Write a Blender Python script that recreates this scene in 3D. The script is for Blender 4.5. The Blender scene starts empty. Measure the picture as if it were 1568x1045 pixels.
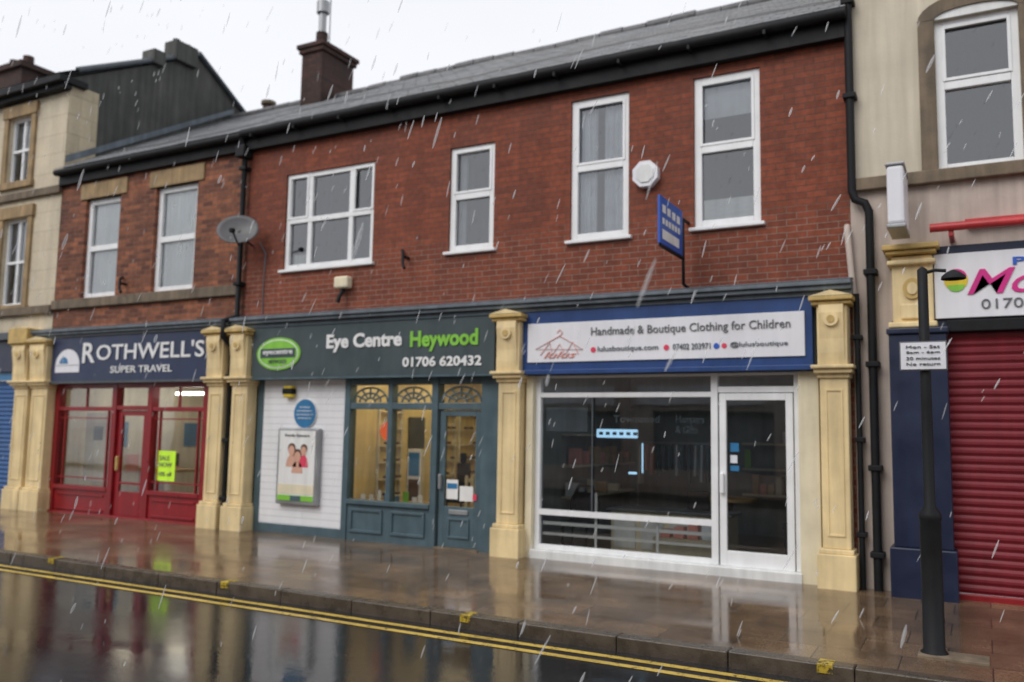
import bpy, bmesh, math, random
from mathutils import Matrix, Vector, noise as mn
random.seed(7)
sc=bpy.context.scene
R=math.radians
# ------------------------------------------------------------------ materials
def nodes(name):
    m=bpy.data.materials.new(name);m.use_nodes=True
    nt=m.node_tree;b=nt.nodes["Principled BSDF"]
    return m,nt,b
def N(nt,t,**k):
    n=nt.nodes.new(t)
    for a,v in k.items(): setattr(n,a,v)
    return n
def coords(nt,scale=(1,1,1),kind='Object',rot=(0,0,0)):
    tc=N(nt,"ShaderNodeTexCoord");mp=N(nt,"ShaderNodeMapping")
    mp.inputs['Scale'].default_value=scale;mp.inputs['Rotation'].default_value=rot
    nt.links.new(tc.outputs[kind],mp.inputs[0]);return mp.outputs[0]
def noise(nt,vec,scale,detail=4,rough=.55):
    n=N(nt,"ShaderNodeTexNoise");n.inputs['Scale'].default_value=scale;n.inputs['Detail'].default_value=detail
    n.inputs['Roughness'].default_value=rough;nt.links.new(vec,n.inputs['Vector']);return n.outputs[0]
def ramp(nt,fac,a,b,ca,cb):
    r=N(nt,"ShaderNodeMapRange");r.inputs[1].default_value=a;r.inputs[2].default_value=b
    r.inputs[3].default_value=ca;r.inputs[4].default_value=cb;nt.links.new(fac,r.inputs[0]);return r.outputs[0]
def mul(nt,col,fac):
    m=N(nt,"ShaderNodeVectorMath",operation='SCALE')
    if isinstance(col,tuple): m.inputs[0].default_value=col[:3]
    else: nt.links.new(col,m.inputs[0])
    nt.links.new(fac,m.inputs['Scale']);return m.outputs[0]
def mth(nt,op,a,b):
    m=N(nt,"ShaderNodeMath",operation=op)
    for i,v in enumerate((a,b)):
        if isinstance(v,(int,float)): m.inputs[i].default_value=v
        else: nt.links.new(v,m.inputs[i])
    return m.outputs[0]
def bump(nt,b,h,dist=.01,st=.6):
    n=N(nt,"ShaderNodeBump");n.inputs['Distance'].default_value=dist;n.inputs['Strength'].default_value=st
    nt.links.new(h,n.inputs['Height']);nt.links.new(n.outputs[0],b.inputs['Normal'])
def pm(name,col,rough=.5,var=.25,scale=3,streak=.15,bmp=0,metal=0,emit=0,spec=.5):
    m,nt,b=nodes(name)
    v=coords(nt);n1=noise(nt,v,scale,6)
    v2=coords(nt,(9,9,.7));n2=noise(nt,v2,1.0,4)
    f=mth(nt,'MULTIPLY',ramp(nt,n1,.3,.7,1-var,1+var*.6),ramp(nt,n2,.3,.7,1-streak,1+streak*.4))
    c=mul(nt,col,f);nt.links.new(c,b.inputs['Base Color'])
    b.inputs['Metallic'].default_value=metal;b.inputs['Specular IOR Level'].default_value=spec
    nt.links.new(ramp(nt,n1,.3,.7,max(.03,rough-.08),rough+.1),b.inputs['Roughness'])
    if bmp: bump(nt,b,noise(nt,v,scale*12,5),bmp)
    if emit:
        b.inputs['Emission Color'].default_value=(*col,1);b.inputs['Emission Strength'].default_value=emit
    return m
def emis(name,col,st):
    m,nt,b=nodes(name);b.inputs['Base Color'].default_value=(*col,1)
    b.inputs['Emission Color'].default_value=(*col,1);b.inputs['Emission Strength'].default_value=st;return m
def swz(nt,order):
    tc=N(nt,"ShaderNodeTexCoord");s=N(nt,"ShaderNodeSeparateXYZ");c=N(nt,"ShaderNodeCombineXYZ")
    nt.links.new(tc.outputs['Object'],s.inputs[0])
    for i,ch in enumerate(order):
        if ch in 'XYZ': nt.links.new(s.outputs['XYZ'.index(ch)],c.inputs[i])
    return c.outputs[0]
def brickmat(name,c1,c2,mortar,bw,rh,ms,order='XZ',rough=.75,stain=.35,bias=0,offs=.5,bm=.004,nb=.5,spec=.3,rebuilt=None):
    m,nt,b=nodes(name)
    v=swz(nt,order)
    t=N(nt,"ShaderNodeTexBrick");t.offset=offs
    t.inputs['Color1'].default_value=(*c1,1);t.inputs['Color2'].default_value=(*c2,1);t.inputs['Mortar'].default_value=(*mortar,1)
    t.inputs['Scale'].default_value=1;t.inputs['Mortar Size'].default_value=ms;t.inputs['Mortar Smooth'].default_value=.3
    t.inputs['Bias'].default_value=bias;t.inputs['Brick Width'].default_value=bw;t.inputs['Row Height'].default_value=rh
    nt.links.new(v,t.inputs['Vector'])
    n1=noise(nt,coords(nt),.9,6,.6);n2=noise(nt,coords(nt,(5,5,.5)),1,4);n3=noise(nt,coords(nt),14,3)
    f=mth(nt,'MULTIPLY',ramp(nt,n1,.3,.7,1-stain,1+stain*.4),ramp(nt,n2,.3,.7,1-stain*.6,1.08))
    f=mth(nt,'MULTIPLY',f,ramp(nt,n3,.3,.7,1-.4*nb,1+.36*nb))
    src=t.outputs['Color']
    if rebuilt:
        # paler repointed mortar in the lowest courses
        tc=N(nt,"ShaderNodeTexCoord");sx=N(nt,"ShaderNodeSeparateXYZ");nt.links.new(tc.outputs['Object'],sx.inputs[0])
        hz=mth(nt,'ADD',sx.outputs[2],mth(nt,'MULTIPLY',noise(nt,coords(nt),.8,3),.8))
        lo=ramp(nt,hz,rebuilt,rebuilt+.35,1,0)
        mx=N(nt,"ShaderNodeMix",data_type='RGBA');nt.links.new(mth(nt,'MULTIPLY',lo,mth(nt,'MULTIPLY',t.outputs['Fac'],.55)),mx.inputs[0])
        nt.links.new(src,mx.inputs[6]);mx.inputs[7].default_value=(.40,.28,.22,1);src=mx.outputs[2]
    c=mul(nt,src,f)
    nt.links.new(c,b.inputs['Base Color'])
    nt.links.new(ramp(nt,n1,.3,.7,rough-.12,rough+.1),b.inputs['Roughness'])
    b.inputs['Specular IOR Level'].default_value=spec
    h=mth(nt,'ADD',mth(nt,'MULTIPLY',t.outputs['Fac'],-1.0),mth(nt,'MULTIPLY',n3,nb));bump(nt,b,h,bm,.8)
    return m
def glassmat(name,base=.06,ior=1.5,tint=(.93,.96,.95),wob=.002):
    m,nt,b=nodes(name);nt.nodes.remove(b);o=nt.nodes["Material Output"]
    tr=N(nt,"ShaderNodeBsdfTransparent");tr.inputs[0].default_value=(*tint,1)
    gl=N(nt,"ShaderNodeBsdfGlossy");gl.inputs['Roughness'].default_value=.015
    gl.inputs['Color'].default_value=(.95,.97,1,1)
    fr=N(nt,"ShaderNodeFresnel");fr.inputs[0].default_value=ior
    bp=N(nt,"ShaderNodeBump");bp.inputs['Distance'].default_value=wob;nt.links.new(noise(nt,coords(nt),1.3,1),bp.inputs['Height'])
    nt.links.new(bp.outputs[0],gl.inputs['Normal'])
    f=mth(nt,'ADD',fr.outputs[0],base)
    mx=N(nt,"ShaderNodeMixShader");nt.links.new(f,mx.inputs[0]);nt.links.new(tr.outputs[0],mx.inputs[1]);nt.links.new(gl.outputs[0],mx.inputs[2])
    nt.links.new(mx.outputs[0],o.inputs[0]);return m

M={}
M['brick']=brickmat("red_brick",(.270,.072,.038),(.190,.052,.030),(.135,.070,.050),.225,.075,.006,stain=.24,rebuilt=4.45)
M['brick2']=brickmat("old_orange_brick",(.40,.140,.068),(.15,.052,.034),(.18,.12,.09),.225,.075,.008,stain=.42)
M['brick3']=brickmat("dark_brick",(.09,.04,.03),(.05,.028,.024),(.04,.03,.025),.225,.075,.007,stain=.5)
M['ashlar']=brickmat("cream_ashlar",(.64,.56,.42),(.59,.51,.38),(.47,.39,.28),.75,.38,.006,stain=.2,rough=.7,bm=.003,nb=.12)
M['ashlarS']=brickmat("cream_ashlar_side",(.60,.51,.36),(.54,.46,.32),(.38,.31,.22),.5,.38,.006,order='YZ',stain=.25,rough=.7,bm=.003,nb=.12)
M['rendR']=pm("cream_render",(.64,.57,.45),.8,.14,1.2,.18,.004)
M['rendR2']=pm("pinkish_render",(.56,.47,.41),.8,.18,1.6,.22,.004)
M['dkrend']=pm("dark_gable_render",(.075,.077,.070),.75,.5,1.3,.45,.01)
M['slate']=brickmat("slate",(.215,.222,.235),(.145,.152,.165),(.05,.052,.055),.28,.19,.008,order='XY',rough=.45,stain=.35,bm=.012,spec=.5)
M['ridge']=pm("ridge_tile",(.14,.14,.145),.5,.45,5,.2,.005)
M['sand']=pm("sandstone_trim",(.36,.25,.13),.8,.3,4,.3,.005)
M['sandD']=pm("stained_stone",(.19,.145,.10),.8,.35,4,.35,.005)
M['pil']=pm("painted_cream_stone",(.84,.66,.36),.6,.18,2.2,.22,.002)
M['pilp']=pm("pale_jamb_render",(.80,.72,.52),.6,.12,3,.12,.002)
M['gold']=pm("ochre_moulding",(.62,.43,.15),.6,.25,8,.2)
M['white']=pm("white_upvc",(.86,.87,.88),.35,.06,4,.06)
M['whitep']=pm("white_paint",(.78,.79,.78),.5,.12,3,.14)
M['black']=pm("black_paint",(.012,.013,.015),.6,.3,6,.2,spec=.25)
M['dkgrey']=pm("painted_grey_fascia",(.085,.10,.115),.5,.25,4,.2)
M['lead']=pm("lead_grey",(.14,.17,.20),.5,.3,3,.25)
M['teal']=pm("teal_grey_paint",(.080,.130,.155),.4,.15,4,.15)
M['eyesign']=pm("slate_sign_board",(.052,.075,.083),.4,.1,3,.1)
M['green']=pm("lime_green",(.24,.58,.06),.4,.05)
M['blue']=pm("royal_blue_paint",(.014,.055,.20),.4,.15,3,.12)
M['blueS']=pm("bright_blue_sign",(.025,.10,.48),.5,.1,3,.1)
M['navy']=pm("navy_sign",(.022,.036,.090),.4,.12,3,.12)
M['navyp']=pm("navy_pilaster",(.010,.018,.052),.4,.2,3,.2)
M['red']=pm("red_paint",(.27,.010,.015),.35,.18,4,.18)
M['redb']=pm("red_canopy_metal",(.52,.04,.045),.35,.2,3,.2)
M['signw']=pm("sign_white",(.80,.80,.84),.4,.04,2,.05)
M['txtw']=pm("letter_white",(.82,.82,.82),.5,.02)
M['txtg']=pm("letter_grey",(.14,.14,.15),.5,.02)
M['pink']=pm("letter_pink",(.75,.06,.12),.4,.02)
M['coral']=pm("logo_coral",(.75,.30,.25),.4,.02)
M['mag']=pm("letter_magenta",(.68,.02,.25),.5,.02)
M['fblue']=pm("logo_blue",(.03,.12,.55),.4,.02)
M['yel']=pm("letter_yellow",(.75,.55,.03),.4,.05)
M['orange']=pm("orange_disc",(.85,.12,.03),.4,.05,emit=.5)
M['glowp']=pm("poster_added_glow",(.55,.90,.04),.6,.05,emit=.15)  # plain yellow-green poster, brightened by a little added emission
M['plaq']=pm("plaque_blue",(.03,.18,.38),.4,.08)
M['skin']=pm("poster_skin",(.66,.37,.27),.5,.1)
M['hair']=pm("poster_hair",(.10,.05,.03),.5,.1)
M['paper']=pm("paper",(.80,.80,.78),.6,.04)
M['wood']=pm("pale_timber",(.48,.31,.16),.5,.25,5,.1)
M['curt']=pm("curtain",(.76,.80,.86),.8,.12,4,.15)
M['blind']=pm("vertical_blind",(.88,.90,.90),.8,.06,3,.1)
M['dkroom']=pm("dim_room",(.28,.30,.33),.8,.2)
M['tiles']=brickmat("white_cladding",(.80,.80,.82),(.79,.79,.81),(.56,.56,.58),3.0,.10,.004,stain=.05,rough=.4,bm=.003,nb=.03)
M['wallY']=pm("warm_shop_wall",(.82,.72,.46),.7,.1)
M['wallC']=pm("cream_shop_wall",(.72,.67,.54),.7,.1)
M['wallG']=pm("grey_green_wall",(.24,.28,.275),.7,.2)
M['floorI']=pm("shop_floor",(.26,.18,.12),.35,.2)
M['lampW']=emis("lit_strip_light",(1,.96,.88),9)
M['lampY']=emis("lit_ceiling_panel",(1,.80,.46),10)
M['lampR']=emis("lit_ceiling_panel_soft",(1,.90,.72),7)
M['lampD']=emis("dim_ceiling_panel",(.93,.98,1),3.6)
M['led']=emis("screen_glow",(.42,.72,1),1.0)
M['glassU']=glassmat("window_glass",.10,1.7)
M['glassS']=glassmat("shop_glass",.07,1.5)
M['shutR']=pm("red_shutter_metal",(.20,.012,.022),.45,.15,3,.18)
M['shutB']=pm("blue_shutter_metal",(.03,.11,.30),.4,.12,3,.15)
M['dish']=pm("dish_grey",(.11,.11,.115),.5,.2)
M['steel']=pm("galvanised",(.38,.39,.40),.4,.2,metal=.5)

def wet(name,kind):
    m,nt,b=nodes(name)
    v=coords(nt)
    big=noise(nt,coords(nt,(.35,1.0,1)),1.1,5,.55)
    fine=noise(nt,v,55,3,.6)
    if kind=='road':
        f=ramp(nt,noise(nt,v,160,2),.35,.65,.4,1.9)
        c=mul(nt,(.020,.020,.021),f)
        rg=ramp(nt,big,.36,.64,.03,.13)
        rip=noise(nt,v,7,3,.5)
        h=mth(nt,'ADD',mth(nt,'MULTIPLY',fine,ramp(nt,big,.38,.6,.06,.40)),mth(nt,'MULTIPLY',rip,.45));bump(nt,b,h,.005,.40)
        b.inputs['IOR'].default_value=1.38
    else:
        t=N(nt,"ShaderNodeTexBrick");t.offset=.5
        t.inputs['Color1'].default_value=(.20,.130,.078,1);t.inputs['Color2'].default_value=(.135,.090,.058,1);t.inputs['Mortar'].default_value=(.05,.038,.028,1)
        t.inputs['Scale'].default_value=1;t.inputs['Mortar Size'].default_value=.006;t.inputs['Brick Width'].default_value=.60;t.inputs['Row Height'].default_value=.45
        t.inputs['Mortar Smooth'].default_value=.2
        nt.links.new(v,t.inputs['Vector'])
        f=mth(nt,'MULTIPLY',ramp(nt,noise(nt,v,1.6,6),.3,.7,.55,1.3),ramp(nt,noise(nt,v,60,3),.3,.7,.7,1.3))
        c=mul(nt,t.outputs['Color'],f)
        rg=ramp(nt,mth(nt,'ADD',big,mth(nt,'MULTIPLY',t.outputs['Fac'],.06)),.40,.64,.05,.27)
        h=mth(nt,'ADD',mth(nt,'MULTIPLY',fine,ramp(nt,big,.4,.6,.08,.6)),mth(nt,'MULTIPLY',t.outputs['Fac'],-.5));bump(nt,b,h,.004,.45)
        b.inputs['IOR'].default_value=1.5
    nt.links.new(c,b.inputs['Base Color']);nt.links.new(rg,b.inputs['Roughness'])
    return m
M['road']=wet("wet_asphalt",'road');M['pave']=wet("wet_paving_flags",'pave')
M['kerb']=pm("wet_stone_kerb",(.085,.067,.050),.28,.45,6,0,.006)
def worn(name,col,lo,hi):
    m,nt,b=nodes(name);v=coords(nt)
    n=noise(nt,v,22,5,.7)
    tr=N(nt,"ShaderNodeBsdfTransparent");mx=N(nt,"ShaderNodeMixShader");o=nt.nodes["Material Output"]
    b.inputs['Roughness'].default_value=.3
    nt.links.new(mul(nt,col,ramp(nt,noise(nt,v,3,4),.3,.7,.7,1.15)),b.inputs['Base Color'])
    nt.links.new(ramp(nt,n,lo,hi,0,1),mx.inputs[0]);nt.links.new(tr.outputs[0],mx.inputs[1]);nt.links.new(b.outputs[0],mx.inputs[2]);nt.links.new(mx.outputs[0],o.inputs[0]);return m
M['yline']=worn("yellow_road_paint",(.70,.49,.10),.32,.44)
M['ymark']=worn("yellow_kerb_paint",(.50,.36,.04),.40,.54)

# ------------------------------------------------------------------ helpers
def link(o): sc.collection.objects.link(o);return o
def empty(name,loc=(0,0,0)):
    e=bpy.data.objects.new(name,None);e.location=loc;e.empty_display_size=.3;link(e);return e
def par(o,p):
    if p is not None:
        o.parent=p;o.matrix_parent_inverse=Matrix.Translation(-p.location)
def mesh(p,name,verts,faces,mat,smooth=False):
    me=bpy.data.meshes.new(name);me.from_pydata([tuple(v) for v in verts],[],faces);me.update()
    if mat: me.materials.append(M[mat])
    if smooth:
        for f in me.polygons: f.use_smooth=True
    o=link(bpy.data.objects.new(name,me));par(o,p);return o
def bx(p,name,mat,boxes,bev=0):
    V=[];F=[]
    for (x0,x1,y0,y1,z0,z1) in boxes:
        k=len(V);V+=[(x0,y0,z0),(x1,y0,z0),(x1,y1,z0),(x0,y1,z0),(x0,y0,z1),(x1,y0,z1),(x1,y1,z1),(x0,y1,z1)]
        F+=[(k,k+3,k+2,k+1),(k+4,k+5,k+6,k+7),(k,k+1,k+5,k+4),(k+1,k+2,k+6,k+5),(k+2,k+3,k+7,k+6),(k+3,k,k+4,k+7)]
    o=mesh(p,name,V,F,mat)
    if bev:
        md=o.modifiers.new("bev",'BEVEL');md.width=bev;md.segments=2
    return o
def tube(p,name,mat,paths,r,cap=True):
    cu=bpy.data.curves.new(name,'CURVE');cu.dimensions='3D';cu.bevel_depth=r;cu.bevel_resolution=3;cu.use_fill_caps=cap
    for pts in paths:
        s=cu.splines.new('POLY');s.points.add(len(pts)-1)
        for i,q in enumerate(pts): s.points[i].co=(*q,1)
    t=bpy.data.objects.new("tmp",cu);link(t);dg=bpy.context.evaluated_depsgraph_get()
    me=bpy.data.meshes.new_from_object(t.evaluated_get(dg));bpy.data.objects.remove(t)
    me.name=name;me.materials.clear();me.materials.append(M[mat])
    for f in me.polygons:f.use_smooth=True
    o=link(bpy.data.objects.new(name,me));par(o,p);return o
def disc(p,name,mat,c,rx,rz,y0,y1,n=32,a0=0,a1=360):
    V=[];F=[];full=(a1-a0)>=360
    for y in (y0,y1):
        for i in range(n):
            a=R(a0+(a1-a0)*i/(n if full else n-1));V.append((c[0]+rx*math.cos(a),y,c[1]+rz*math.sin(a)))
    F.append(tuple(range(n)));F.append(tuple(range(2*n-1,n-1,-1)))
    for i in range(n):
        j=(i+1)%n;F.append((i,i+n,j+n,j))
    return mesh(p,name,V,F,mat)
def text(p,name,body,x0,x1,z0,z1,y,mat,bold=0,shear=0):
    cu=bpy.data.curves.new(name,'FONT');cu.body=body;cu.size=1;cu.offset=bold;cu.shear=shear;cu.extrude=.01;cu.resolution_u=3
    t=bpy.data.objects.new("tmp",cu);link(t);dg=bpy.context.evaluated_depsgraph_get()
    me=bpy.data.meshes.new_from_object(t.evaluated_get(dg));bpy.data.objects.remove(t)
    xs=[v.co.x for v in me.vertices];ys=[v.co.y for v in me.vertices];ax,bx_=min(xs),max(xs);ay,by=min(ys),max(ys)
    for v in me.vertices:
        c=v.co.copy();v.co=(x0+(c.x-ax)/(bx_-ax)*(x1-x0),y-c.z*.5,z0+(c.y-ay)/(by-ay)*(z1-z0))
    me.materials.clear();me.materials.append(M[mat]);me.name=name
    o=link(bpy.data.objects.new(name,me));par(o,p);return o
def wall(p,name,mat,x0,x1,z0,z1,holes,y=0,depth=.13):
    xs=sorted(set([x0,x1]+[h[0] for h in holes]+[h[1] for h in holes]));zs=sorted(set([z0,z1]+[h[2] for h in holes]+[h[3] for h in holes]))
    V=[];F=[]
    def q(a,b,c,d): k=len(V);V.extend([a,b,c,d]);F.append((k,k+1,k+2,k+3))
    for i in range(len(xs)-1):
        for j in range(len(zs)-1):
            cx=(xs[i]+xs[i+1])/2;cz=(zs[j]+zs[j+1])/2
            if any(h[0]<cx<h[1] and h[2]<cz<h[3] for h in holes): continue
            q((xs[i],y,zs[j]),(xs[i+1],y,zs[j]),(xs[i+1],y,zs[j+1]),(xs[i],y,zs[j+1]))
    for a,b,c,d in holes:
        e=y+depth
        q((a,y,c),(a,y,d),(a,e,d),(a,e,c));q((b,y,c),(b,e,c),(b,e,d),(b,y,d));q((a,y,d),(b,y,d),(b,e,d),(a,e,d));q((a,y,c),(a,e,c),(b,e,c),(b,y,c))
    return mesh(p,name,V,F,mat)
def slats(p,name,mat,x0,x1,z0,z1,y,pitch=.085):
    V=[];F=[];z=z0
    while z<z1-.01:
        for dz,dy in ((0,0),(.012,-.004),(.035,-.018),(.06,-.018),(.078,-.004)):
            if z+dz<=z1: V+=[(x0,y+dy,z+dz),(x1,y+dy,z+dz)]
        z+=pitch
    for i in range(len(V)//2-1): F.append((2*i,2*i+1,2*i+3,2*i+2))
    return mesh(p,name,V,F,mat)
def room(p,name,wm,fm,x0,x1,y0,y1,z0,z1):
    mesh(p,name+"_walls",[(x0,y0,z0),(x0,y1,z0),(x1,y1,z0),(x1,y0,z0),(x0,y0,z1),(x0,y1,z1),(x1,y1,z1),(x1,y0,z1)],[(0,1,5,4),(1,2,6,5),(2,3,7,6),(4,5,6,7)],wm)
    mesh(p,name+"_floor",[(x0,y0,z0+.003),(x0,y1,z0+.003),(x1,y1,z0+.003),(x1,y0,z0+.003)],[(0,3,2,1)],fm)
def quadY(p,name,mat,x0,x1,z0,z1,y): return mesh(p,name,[(x0,y,z0),(x1,y,z0),(x1,y,z1),(x0,y,z1)],[(0,1,2,3)],mat)
def upvc(p,tag,x0,x1,z0,z1,mull=(),trans=(),fw=.075,y=.035,mat='white',sill=True,sash=()):
    b=[(x0,x0+fw,y,y+.07,z0,z1),(x1-fw,x1,y,y+.07,z0,z1),(x0+fw,x1-fw,y,y+.07,z0,z0+fw),(x0+fw,x1-fw,y,y+.07,z1-fw,z1)]
    for m_ in mull: b.append((m_-fw*.5,m_+fw*.5,y+.003,y+.068,z0+fw,z1-fw))
    for t in trans: b.append((x0+fw,x1-fw,y-.003,y+.066,t-fw*.5,t+fw*.5))
    o=bx(p,"window_frame_"+tag,mat,b,.006)
    for (a,b_,c,d) in sash:
        g=.035;bx(p,"window_sash_"+tag,mat,[(a,a+g,y-.012,y+.02,c,d),(b_-g,b_,y-.012,y+.02,c,d),(a+g,b_-g,y-.012,y+.02,c,c+g),(a+g,b_-g,y-.012,y+.02,d-g,d)],.004)
    quadY(p,"window_glass_"+tag,'glassU',x0+.02,x1-.02,z0+.02,z1-.02,y+.045)
    if sill: bx(p,"window_sill_"+tag,mat,[(x0-.05,x1+.05,-.06,y+.02,z0-.045,z0-.002)],.008)
def drape(p,name,mat,x0,x1,z0,z1,y,folds=7,amp=.025):
    n=folds*8;V=[];F=[]
    for j in range(5):
        for i in range(n+1):
            t=i/n;a=amp*(.7+.3*math.sin(i*.37+1));x=x0+(x1-x0)*t
            V.append((x,y+a*math.sin(t*folds*2*math.pi+.3*j),z0+(z1-z0)*j/4))
    for j in range(4):
        for i in range(n): k=j*(n+1)+i;F.append((k,k+1,k+n+2,k+n+1))
    return mesh(p,name,V,F,mat,True)
def roof(p,name,x0,x1,ey,ez,ry,rz,by,bz,seed=0):
    nx=int((x1-x0)/.28);V=[];F=[];ny=22
    for i in range(nx+1):
        x=x0+(x1-x0)*i/nx
        for j in range(ny+1):
            t=j/ny;w=.035*mn.noise(Vector((x*.7,t*2,seed)))*min(1,3*t)+(.07*mn.noise(Vector((x*.3,0,seed)))*t)
            jit=.009*mn.noise(Vector((x*9,t*40,seed)))
            V.append((x,ey+(ry-ey)*t,ez+(rz-ez)*t+w+jit))
            V.append((x,ey+(ry-ey)*t+.002,ez+(rz-ez)*t+w+jit+(.014 if j<ny else 0)))
        V.append((x,by,bz))
    s=2*(ny+1)+1
    for i in range(nx):
        for j in range(s-1): k=i*s+j;F.append((k,k+s,k+s+1,k+1))
    mesh(p,name,V,F,'slate')
    x=x0;tb=[]
    while x<x1-.1:
        w=.07*mn.noise(Vector((x*.3,0,seed)))+random.uniform(-.018,.018);tb.append([(x,ry,rz+w),(min(x+.43,x1),ry,rz+w+random.uniform(-.01,.01))]);x+=.45
    tube(p,name+"_ridge_tiles",'ridge',tb,.09)

# ------------------------------------------------------------------ ground
def pz(y): return max(0,min(.06,(y+3.1)/2.85*.06))
mesh(None,"ground",[(-300,-300,-.16),(300,-300,-.16),(300,300,-.16),(-300,300,-.16)],[(0,1,2,3)],'road')
mesh(None,"road",[(-80,-13.2,-.12),(80,-13.2,-.12),(80,-3.24,-.12),(-80,-3.24,-.12)],[(0,1,2,3)],'road')
V=[];F=[]
ys=[-3.1,-2.5,-1.6,-.8,-.25,.6]
for y in ys:
    for x in (-80,80): V.append((x,y,pz(y)))
for i in range(len(ys)-1): F.append((2*i,2*i+1,2*i+3,2*i+2))
mesh(None,"pavement",V,F,'pave')
bx(None,"pavement",'pave',[(-80,80,-17,-13.35,-.15,0)])
kb=[];x=-40
while x<20:
    L=.91;d=random.uniform(-.004,.004);kb.append((x,x+L-.005,-3.245+d,-3.098,-.15,.004+d));x+=L
bx(None,"kerb",'kerb',kb,.012)
kb=[];x=-40
while x<20: kb.append((x,x+.902,-13.35,-13.2,-.15,.004));x+=.91
bx(None,"kerb",'kerb',kb,.012)
def strip(y0,y1):
    V=[];F=[];n=240
    for i in range(n+1):
        x=-45+i*.25;w=.008*mn.noise(Vector((x*1.3,y0,0)))
        V+=[(x,y0+w,-.116),(x,y1+w,-.116)]
    for i in range(n): F.append((2*i,2*i+2,2*i+3,2*i+1))
    return V,F
V,F=strip(-3.475,-3.395);V2,F2=strip(-3.665,-3.585);k=len(V)
mesh(None,"double_yellow_lines",V+V2,F+[tuple(a+k for a in f) for f in F2],'yline')
ky=[]
for xx in (-13.05,-10.07,-7.13,-4.14,-1.08):
    ky+=[(xx-.05,xx+.06,-3.252,-3.10,-.06,.0095)]
bx(None,"yellow_kerb_marks",'ymark',ky,.004)

# ------------------------------------------------------------------ main brick building
B=empty("brick_shop_building",(-5.8,0,0))
WL=(-9.61,-7.86,4.10,5.64);WS=(-6.53,-5.80,4.13,5.63);W3=(-4.65,-3.84,4.12,6.0);W4=(-3.0,-2.2,4.13,6.01)
wall(B,"front_brick_wall",'brick',-10.42,-1.22,3.2,6.4,[WL,WS,W3,W4])
bx(B,"side_and_back_walls",'brick',[(-10.42,-1.22,7.8,8.0,0,6.5),(-1.3,-1.22,.02,7.8,0,6.4),(-10.42,-10.34,.02,7.8,0,6.4)])
roof(B,"slate_roof",-10.45,-1.2,-.24,6.43,4.1,8.90,8.2,6.43,1)
bx(B,"black_eaves_fascia",'black',[(-10.42,-1.22,-.12,.02,6.13,6.37),(-10.42,-1.22,-.20,-.12,6.33,6.37)])
tube(B,"black_gutter",'black',[[(-10.45,-.19,6.38),(-1.2,-.19,6.38)]],.07)
bx(B,"gutter_brackets",'black',[(-10.2+i*.9,-10.17+i*.9,-.27,-.12,6.28,6.33) for i in range(10)])
upvc(B,"left",*WL,mull=(-9.13,-8.32),trans=(4.88,),sash=[(-9.58,-9.17,4.91,5.6),(-8.28,-7.89,4.91,5.6)],fw=.08)
upvc(B,"small",*WS,trans=(4.92,),sash=[(-6.47,-5.86,4.96,5.58)],fw=.09)
upvc(B,"tall",*W3,trans=(5.08,),sash=[(-4.58,-3.9,5.12,5.93)],fw=.09)
upvc(B,"right",*W4,trans=(5.10,),sash=[(-2.93,-2.27,5.14,5.94)],fw=.09)
room(B,"upper_room",'dkroom','dkroom',-10.3,-1.3,.14,2.2,3.3,6.3)
drape(B,"curtain_1",'curt',-4.62,-4.34,4.15,5.98,.17,4)
drape(B,"curtain_2",'curt',-4.24,-3.88,4.15,5.98,.17,5)
drape(B,"curtain_3",'curt',-6.5,-6.36,4.15,5.6,.2,3)
drape(B,"curtain_4",'curt',-8.02,-7.88,4.15,5.6,.2,3)
quadY(B,"roller_blind",'curt',-2.95,-2.25,5.52,5.98,.16)
bx(B,"window_notice",'paper',[(-2.9,-2.28,.086,.090,4.22,4.48)])
for i in range(3): bx(B,"notice_line_%d"%i,'curt',[(-2.84,-2.36+.03*i,.0835,.0855,4.28+i*.06,4.30+i*.06)])
bx(B,"sill_ornament",'paper',[(-9.5,-9.25,.12,.17,4.18,4.36)],.02)
def cornice(p,x0,x1,mat='lead',name="cornice"):
    bx(p,name,mat,[(x0,x1,-.20,.0,3.19,3.24),(x0,x1,-.27,.0,3.243,3.29),(x0,x1,-.31,.0,3.293,3.34)],.008)
    mesh(p,name+"_lead_flashing",[(x0,-.31,3.343),(x1,-.31,3.343),(x1,-.003,3.41),(x0,-.003,3.41)],[(0,1,2,3)],mat)
cornice(B,-10.4,-1.2)
bx(B,"fascia_backing",'dkgrey',[(-10.0,-1.6,-.08,.12,2.37,3.19)])
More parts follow.
